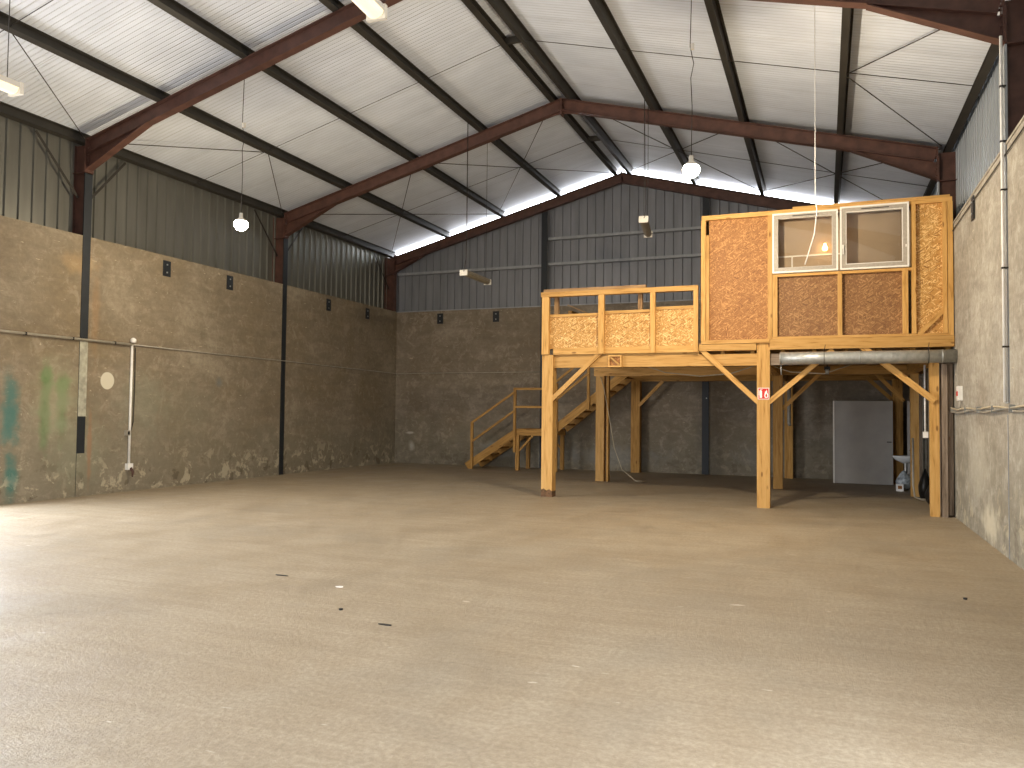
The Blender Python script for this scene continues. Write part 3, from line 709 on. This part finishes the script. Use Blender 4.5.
# ---------------- duct
dt = thing('ventilation_duct', (.6, 14.17, 2.57), 'galvanised round ventilation duct hung under the cabin edge', 'duct')
MB().tube([(-.70, 14.16, 2.575), (0, 14.16, 2.575), (1.0, 14.16, 2.573), (1.945, 14.16, 2.575)], .104, 32).build('pipe', 'duct', dt, (.6, 14.17, 2.57))
for x in (-.69, .55, 1.75): MB().tube([(x-.012, 14.16, 2.575), (x+.012, 14.16, 2.575)], .1065, 32).build('seam_collar', 'galv', dt, (x, 14.16, 2.57))
for x in (-.0, 1.55):
    MB().tube([(x, 14.16+.108*math.cos(a), 2.575+.108*math.sin(a)) for a in [2*math.pi*q/20 for q in range(21)]], .005, 6, False).tube([(x, 14.16, 2.683), (x+.02, 14.22, 2.80)], .005, 6).build('hanger', 'rod', dt, (x, 14.17, 2.6))
MB().tube([(-.68, 14.2, 2.47), (-.685, 14.2, 2.40), (-.68, 14.2, 2.30)], .010, 6).build('strap_end', 'galv', dt, (-.68, 14.2, 2.4))

# ---------------- extinguisher sign
sg = thing('extinguisher_sign', (-.985, YM-.005, 1.9), 'small red and white fire extinguisher sign fixed on the middle front post', 'sign')
MB().box(-1.075, -.885, YM-.008, YM+.001, 1.88, 2.08).build('board', 'white', sg, (-.98, YM, 1.98))
MB().box(-1.065, -.895, YM-.0095, YM-.008, 1.89, 2.07).build('red_field', 'red', sg, (-.98, YM, 1.98))
e = MB(); yy = YM-.0115
e.prism([(-1.045, yy, 1.905), (-1.005, yy, 1.905), (-1.005, yy, 2.02), (-1.012, yy, 2.032), (-1.02, yy, 2.036), (-1.02, yy, 2.045), (-1.0, yy, 2.05), (-1.0, yy, 2.056), (-1.032, yy, 2.052), (-1.032, yy, 2.036), (-1.038, yy, 2.032), (-1.045, yy, 2.02)], (0, .002, 0))
e.prism([(-1.05, yy, 2.03), (-1.034, yy, 2.046), (-1.034, yy, 2.052), (-1.057, yy, 2.032), (-1.057, yy, 1.95), (-1.05, yy, 1.95)], (0, .002, 0))
e.build('extinguisher_symbol', 'white', sg, (-1.02, YM, 1.98))
fm = MB()
fm.prism([(-.955, yy, 1.905), (-.915, yy, 1.905), (-.903, yy, 1.935), (-.908, yy, 1.975), (-.918, yy, 1.99), (-.92, yy, 2.02), (-.93, yy, 2.05), (-.938, yy, 2.01), (-.95, yy, 2.025), (-.962, yy, 1.99), (-.968, yy, 1.94)], (0, .002, 0))
fl_ = fm.build('flame_symbol', 'white', sg, (-.93, YM, 1.98))
MB().prism([(-.945, yy-.001, 1.92), (-.925, yy-.001, 1.92), (-.918, yy-.001, 1.945), (-.93, yy-.001, 1.985), (-.95, yy-.001, 1.95)], (0, .001, 0)).build('flame_core', 'red', fl_, (-.93, YM, 1.95))

# ------------------------------------------------------------------ staircase
st = thing('staircase', (-7.4, 20.9, 0), 'open timber staircase with mid landing climbing along the back wall to the mezzanine', 'staircase')
YA, YZ = 20.55, 21.45
def flight(xa, za, xb, zb, n):
    for y in (YA, YZ): bar('stringer', (xa, y, za), (xb, y, zb), .21, .045, 'wood_dim', st)
    for k in range(n):
        f = (k+.7)/n; x = xa+(xb-xa)*f; z = za+(zb-za)*f
        bx('tread', x-.13, x+.13, YA+.03, YZ-.03, z-.02, z+.02, 'wood_dim', st)
flight(-9.5, .06, -7.98, 1.06, 5)
flight(-6.85, 1.16, -4.72, 2.82, 9)
bx('landing_board', -8.0, -6.85, YA-.02, YZ+.02, 1.12, 1.16, 'wood_dim', st)
bx('landing_beam', -8.0, -6.85, YA-.025, YA+.035, .975, 1.118, 'wood_dim', st); bx('landing_beam', -8.0, -6.85, YZ-.03, YZ+.03, .975, 1.118, 'wood_dim', st)
for x in (-7.95, -6.92):
    for y in (YA+.0, YZ-.05): bx('landing_leg', x-.05, x+.05, y-.05+.01, y+.05, 0, .972, 'wood_dim', st)
bar('landing_brace', (-7.9, YA, .55), (-7.5, YA, .97), .05, .04, 'wood_dim', st); bar('landing_brace', (-6.9, YZ-.05, .55), (-7.3, YZ-.05, .97), .05, .04, 'wood_dim', st)
YH = YA-.06
for x, z0, z1 in ((-9.32, 0, 1.33), (-8.02, .5, 2.30), (-6.80, 0, 2.42), (-5.90, 1.72, 3.2)):
    bx('handrail_post', x-.035, x+.035, YH-.03, YH+.03, z0, z1, 'wood_dim', st)
for p, q in (((-9.32, 1.30), (-8.02, 2.17)), ((-9.30, .78), (-8.02, 1.65)), ((-8.0, 2.265), (-6.86, 2.265)), ((-8.0, 1.765), (-6.86, 1.765)), ((-6.85, 2.42), (-5.86, 3.2)), ((-6.85, 1.92), (-5.0, 3.35) if False else (-5.86, 2.71))):
    bar('handrail', (p[0], YH-.05, p[1]), (q[0], YH-.05, q[1]), .06, .03, 'wood_dim', st)

# ------------------------------------------------------------------ under the mezzanine
wp = thing('white_partition', (.9, 20.5, 0), 'tall white panel partition standing at the back under the cabin', 'partition')
panel('front_panel', .2, 1.49, 20.46, 20.5, 0.01, 1.97, 'white_panel', wp)
panel('side_panel', .2, .24, 20.5, 21.7, 0.01, 1.97, 'white_panel', wp)
panel('edge_strip', .195, .225, 20.445, 20.46, 0.01, 1.97, 'white_frame', wp)
MB().box(1.36, 1.46, 20.43, 20.46, 1.0, 1.02).tube([(1.45, 20.46, 1.01), (1.45, 20.43, 1.01)], .01, 8).build('handle', 'black', wp, (1.4, 20.44, 1))
wq = tag(panel('white_sheet', 1.76, 1.93, 20.1, 20.13, 0.0, 1.97, 'white_panel'), 'narrow white upright sheet by the right wall beyond the washbasin', 'panel')
sk = thing('washbasin', (1.7, 19.6, .62), 'small white ceramic washbasin on the right wall under the mezzanine', 'washbasin')
b = MB()
prof = [(.06, -.1), (.2, -.03), (.26, .04), (.27, .06), (.25, .06), (.22, .03), (.1, -.03), (.03, -.035)]
b.lathe(prof, (1.66, 19.45, .68), 24, 1.0, .8); b.build('bowl', 'ceramic', sk, (1.66, 19.45, .68))
MB().tube([(1.9, 19.45, .74), (1.88, 19.45, .86), (1.8, 19.45, .9), (1.74, 19.45, .86)], .012, 8).build('tap', 'chrome', sk, (1.88, 19.45, .8))
MB().tube([(1.66, 19.45, .58), (1.66, 19.45, .35), (1.8, 19.45, .3), (1.94, 19.45, .3)], .02, 8).build('waste_pipe', 'conduit', sk, (1.7, 19.45, .5))
# bag and box
def blob(name, c, r, mat, seed, label, cat):
    b = MB(); rnd = random.Random(seed); bmesh.ops.create_icosphere(b.bm, subdivisions=3, radius=1)
    ks = [Vector((rnd.uniform(-1, 1), rnd.uniform(-1, 1), rnd.uniform(-1, 1))).normalized() for _ in range(26)]
    for v in b.bm.verts:
        p = v.co.copy(); f = 1
        for k in ks: f -= .16*max(0, 1-((p-k).length/.42))
        taper = 1-.45*max(0, p.z)
        v.co = Vector((c[0]+p.x*r[0]*f*taper, c[1]+p.y*r[1]*f*taper, c[2]+max(-.8, p.z)*r[2]*f+r[2]*.8))
    for f in b.bm.faces: f.smooth = True
    return tag(b.build(name, mat, None, c), label, cat)
blob('plastic_bag', (1.62, 19.3, 0), (.17, .15, .24), 'plastic_bag', 3, 'crumpled pale plastic bag on the floor under the washbasin', 'bag')
tb = thing('carton', (1.5, 18.95, 0), 'small pale orange-printed carton on the floor in front of the washbasin', 'box')
MB().box(1.44, 1.58, 18.95, 19.08, 0, .15).bevel(.004).build('body', 'conduit', tb, (1.5, 19, 0))
MB().box(1.47, 1.55, 18.945, 18.95, .05, .12).build('printed_label', 'osb_warm', tb, (1.5, 19, .08))
blob('black_bag', (1.80, 17.1, 0), (.12, .2, .34), 'black', 9, 'upright black rubbish bag against the right wall beside the posts', 'bag')
blob('black_bag', (1.82, 16.45, 0), (.1, .18, .2), 'black', 12, 'lower black bag on the floor, nearer the corner post', 'bag')
wpz = thing('drop_conduit', (1.55, 14.75, 1.35), 'white conduit dropping behind the right front post to a small box', 'conduit')
MB().tube([(1.555, 14.7, 2.47), (1.555, 14.7, 1.36)], .016, 8).build('pipe', 'conduit', wpz, (1.55, 14.7, 1.5))
MB().box(1.52, 1.595, 14.66, 14.74, 1.26, 1.36).bevel(.008).build('box', 'conduit', wpz, (1.55, 14.7, 1.3))
tag(MB().tube([(1.575, 16.9, 1.2), (1.575, 16.9, .3), (1.6, 16.9, .08), (1.72, 16.95, .03), (1.93, 17.0, .03)], .02, 8).build('floor_pipe', 'conduit_grey', None, (1.57, 16.9, 0)), 'grey pipe bending down to the floor behind the right front post', 'pipe')
for k, (x, y) in enumerate(((1.86, 15.2), (1.87, 16.0), (1.88, 18.6))):
    tag(bx('leaning_plank', x-.02, x+.02, y-.11, y+.11, 0, 2.42, 'wood_old', None), ['grey plank upright on the right wall just behind the corner post', 'grey plank upright on the right wall, second behind the corner post', 'grey plank upright on the right wall beside the washbasin'][k], 'plank', 'old planks by the right wall')
tag(MB().tube([(-.82, 20.9, 2.45), (-.82, 20.9, 1.42), (-.80, 20.88, 1.36)], .045, 10).build('hanging_pipe', 'conduit_grey', None, (-.82, 20.9, 2)), 'short brownish pipe hanging beside the rear middle post', 'pipe')
# ropes and cables
tag(MB().tube([(-4.95, 18.22, 2.48), (-4.86, 18.2, 2.2), (-4.72, 18.2, 1.5), (-4.6, 18.2, .8), (-4.42, 18.22, .3), (-4.1, 18.3, .03), (-3.9, 18.5, .02), (-4.2, 18.6, .02)], .009, 6).build('hanging_rope', 'rope', None, (-4.9, 18.2, 2)), 'thin pale rope hanging beside the mid post down to the floor', 'rope')
tag(MB().tube([(-3.6, 15.9, 2.66), (-3.0, 16.0, 2.45), (-2.3, 16, 2.37), (-1.7, 16, 2.42), (-1.1, 16, 2.62), (-.6, 16, 2.44), (0, 16, 2.40), (.5, 16, 2.58)], .012, 6).build('sagging_cable', 'rope', None, (-2, 16, 2.5)), 'cable sagging in loops under the mezzanine deck', 'cable')
hk = thing('pulley_hook', (.05, 15.2, 2.5), 'small metal hook and pulley hanging from the deck under the duct', 'hook')
MB().tube([(.05, 15.2, 2.69), (.05, 15.2, 2.45)], .012, 6).build('rod', 'rod', hk, (.05, 15.2, 2.6))
MB().tube([(.02, 15.2, 2.4), (.08, 15.2, 2.4)], .05, 14).build('wheel', 'galv', hk, (.05, 15.2, 2.4))
MB().box(.0, .1, 15.17, 15.23, 2.42, 2.49).build('bracket', 'black', hk, (.05, 15.2, 2.45))
tag(MB().tube([(-.1, 11.0, zr(-.1)+PH+.01), (-.1, 11.0, 4.5), (-.08, 11.02, 4.3), (-.11, 11.03, 4.0), (-.17, 11.05, 3.8), (-.23, 11.05, 3.6)], [.004, .006, .008, .008, .008, .008], 6).build('dangling_cable', 'conduit', None, (-.1, 11, 6)), 'white cable dangling from the roof in front of the left cabin window', 'cable')

# ------------------------------------------------------------------ lamps
def wire(b, p, ztop, wob=.0):
    pts = [(p[0]+wob*math.sin(z*3), p[1], z) for z in [p[2]+(ztop-p[2])*k/8 for k in range(9)]]
    return b.tube(pts, .006, 5)
def batten(x, y, z, L, lit, label, rz=0, roll=0):
    t = thing('batten_light', (x, y, z), label, 'ceiling light', 'hanging batten lights'); r = Matrix.Rotation(rz, 4, 'Z')
    def part(b, nm, m):
        bmesh.ops.transform(b.bm, matrix=Matrix.Translation((x, y, z)) @ r, verts=b.bm.verts); return b.build(nm, m, t, (x, y, z))
    prof = [(-.085, 0), (.085, 0), (.07, .06), (-.07, .06)]
    b = MB(); b.prism([(px, -L/2, pz) for px, pz in prof], (0, L, 0)); part(b, 'housing', 'tube_end' if lit else 'tube_off')
    b = MB(); cv = [(.078*math.cos(a), -.06*math.sin(a)) for a in [math.pi*k/8 for k in range(9)]]
    b.prism([(px, -L/2+.03, pz-.001) for px, pz in cv], (0, L-.06, 0)); part(b, 'diffuser', 'tube_on' if lit else 'tube_off')
    for s in (-1, 1):
        b = MB(); b.box(-.088, .088, s*L/2-.02, s*L/2+.02, -.062, .06).bevel(.008); part(b, 'end_cap', 'tube_end')
        b = MB(); b.tube([(0, s*L*.42, .05), (0, s*L*.42, zr(x)+.05-z)], .005, 5); part(b, 'suspension_wire', 'rod')
    b = MB(); b.tube([(0, -L/2, 0), (.03, -L/2-.05, .06), (.04, -L/2+.02, .3), (.02, -L/2+.1, .9), (.0, -L*.42+.02, zr(x)+.02-z)], .006, 5); part(b, 'cable', 'rod')
    return t
batten(-7.75, 4.95, 4.88, 1.25, True, 'lit fluorescent batten hanging at the far left edge')
batten(-3.44, 4.98, 4.93, 1.25, True, 'lit white fluorescent batten hanging in front of the nearest rafter, top of photo', math.radians(3))
batten(-7.25, 16.05, 4.62, 1.3, False, 'unlit batten hanging before the gable wall left of the mezzanine')
batten(-3.3, 15.5, 5.33, 1.3, False, 'unlit batten hanging before the gable wall above the guard wall', math.radians(8))
def pendant(x, y, z, label):
    t = thing('pendant_lamp', (x, y, z), label, 'pendant light', 'bright pendant lamps')
    MB().lathe([(.03, .2), (.035, .12), (.06, .1), (.1, .07), (.105, .055)], (x, y, z), 20).build('cap', 'tube_end', t, (x, y, z))
    MB().lathe([(.03, -.105), (.08, -.08), (.115, -.03), (.12, .01), (.1, .052), (.03, .054)], (x, y, z), 24).build('bulb', 'bulb', t, (x, y, z))
    MB().tube([(x, y, z+.2), (x+.01, y, z+.9), (x-.01, y, z+1.3), (x+.03, y, z+1.5), (x-.02, y, z+1.75), (x, y, zr(x)+.03)], .006, 5).build('cable', 'rod', t, (x, y, z+1))
    MB().box(x-.012, x+.035, y-.02, y+.02, z+1.7, z+1.78).build('connector', 'tube_end', t, (x, y, z+1.7))
    return t
P1 = (-9.37, 10.85, 4.8); P2 = (-1.71, 11.0, 5.0)
pendant(*P1, 'glaring round pendant lamp in front of the left wall cladding')
pendant(*P2, 'glaring round pendant lamp above the mezzanine guard wall, against the gable gap')

# ------------------------------------------------------------------ floor litter
def chip(name, x, y, r, mat, label, cat, h_=.008, sx=1, sy=1):
    b = MB(); rnd = random.Random(x*7+y); n_ = 9
    pts = [(x+r*sx*math.cos(2*math.pi*k/n_)*rnd.uniform(.75, 1.1), y+r*sy*math.sin(2*math.pi*k/n_)*rnd.uniform(.75, 1.1), .0005) for k in range(n_)]
    b.prism(pts, (0, 0, h_)); tag(b.build(name, mat, None, (x, y, 0)), label, cat)
chip('paper_scrap', -4.10, 6.16, .035, 'white', 'tiny white scrap lying on the open floor left of centre', 'paper scrap', .004, 1.2, .8)
chip('wood_splinter', -3.06, 5.21, .05, 'rod', 'dark splinter on the floor right of the white scrap', 'splinter', .008, 1.2, .25)
chip('wood_splinter', -4.9, 6.35, .06, 'rod', 'dark scuffed splinter on the floor left of the white scrap', 'splinter', .006, 1.3, .3)
chip('pebble', -3.62, 5.46, .018, 'black', 'dark pebble on the floor near the white scrap', 'pebble', .012)
chip('pebble', 1.15, 8.0, .02, 'black', 'dark pebble on the floor towards the right wall', 'pebble', .014)

# ------------------------------------------------------------------ lights
def lamp(kind, name, loc, energy, col, **kw):
    l = bpy.data.lights.new(name, kind); l.energy = energy; l.color = col
    for k, v in kw.items(): setattr(l, k, v)
    o = bpy.data.objects.new(name, l); COL.objects.link(o); o.location = loc; return o
WARM = (1.0, .84, .62)
lamp('POINT', 'pendant_light_left', (P1[0], P1[1], P1[2]-.16), 330, WARM, shadow_soft_size=.08)
lamp('POINT', 'pendant_light_right', (P2[0], P2[1], P2[2]-.16), 620, WARM, shadow_soft_size=.08)
o = lamp('AREA', 'batten_light_left', (-7.72, 4.97, 4.76), 40, (1, .85, .62), shape='RECTANGLE', size=.12, size_y=1.2)
o = lamp('AREA', 'batten_light_right', (-3.44, 4.98, 4.82), 40, (1, .85, .62), shape='RECTANGLE', size=.12, size_y=1.2)
lamp('POINT', 'cabin_bulb_light', (.02, YM+.14, 4.5), 2.2, (1, .66, .34), shadow_soft_size=.05)
# sky portals at the two open doorways
for nm, loc, rot, sx, sy in (('front_door_portal', ((DF[0]+DF[1])/2, YF-.31, DF[2]/2), (math.radians(90), 0, 0), DF[1]-DF[0], DF[2]),
                             ('right_door_portal', (XR+.36, (DR[0]+DR[1])/2, DR[2]/2), (math.radians(90), 0, math.radians(90)), DR[1]-DR[0], DR[2]),
                             ('left_door_portal', (XL-.36, (DL[0]+DL[1])/2, DL[2]/2), (math.radians(90), 0, math.radians(-90)), DL[1]-DL[0], DL[2])):
    o = lamp('AREA', nm, loc, 1, (1, 1, 1), shape='RECTANGLE', size=sx, size_y=sy); o.rotation_euler = rot; o.data.cycles.is_portal = True

w = bpy.data.worlds.new('sky'); sc.world = w; w.use_nodes = True
nt = w.node_tree; bg = nt.nodes['Background']
tc = nt.nodes.new('ShaderNodeTexCoord'); sp = nt.nodes.new('ShaderNodeSeparateXYZ'); rp = nt.nodes.new('ShaderNodeValToRGB')
nt.links.new(tc.outputs['Generated'], sp.inputs[0]); mr = nt.nodes.new('ShaderNodeMapRange'); mr.inputs['From Min'].default_value = -1; mr.inputs['From Max'].default_value = 1
nt.links.new(sp.outputs['Z'], mr.inputs['Value']); nt.links.new(mr.outputs[0], rp.inputs['Fac'])
e = rp.color_ramp.elements; e[0].position = .49; e[0].color = (.59, .58, .60, 1); e[1].position = .52; e[1].color = (.87, .92, 1, 1)
nt.links.new(rp.outputs['Color'], bg.inputs['Color']); bg.inputs['Strength'].default_value = 17.0

# ------------------------------------------------------------------ camera
f_, yaw, pitch, roll = 789.08, .377025, .0364342, .0108945
fw = Vector((-math.sin(yaw)*math.cos(pitch), math.cos(yaw)*math.cos(pitch), math.sin(pitch)))
r = Vector((math.cos(yaw), math.sin(yaw), 0)); u = r.cross(fw)
r2 = r*math.cos(roll)+u*math.sin(roll); u2 = -r*math.sin(roll)+u*math.cos(roll)
cd = bpy.data.cameras.new('camera'); cam = bpy.data.objects.new('camera', cd); COL.objects.link(cam)
cam.matrix_world = Matrix.Translation((0, 0, 1.6)) @ Matrix((r2, u2, -fw)).transposed().to_4x4()
cd.sensor_fit = 'HORIZONTAL'; cd.sensor_width = 36; cd.lens = f_/1024*36; cd.clip_start = .05; cd.clip_end = 200
sc.camera = cam
vs = sc.view_settings; vs.view_transform = 'Standard'; vs.look = 'None'; vs.gamma = 1; vs.use_curve_mapping = False
vs.exposure = 0.0
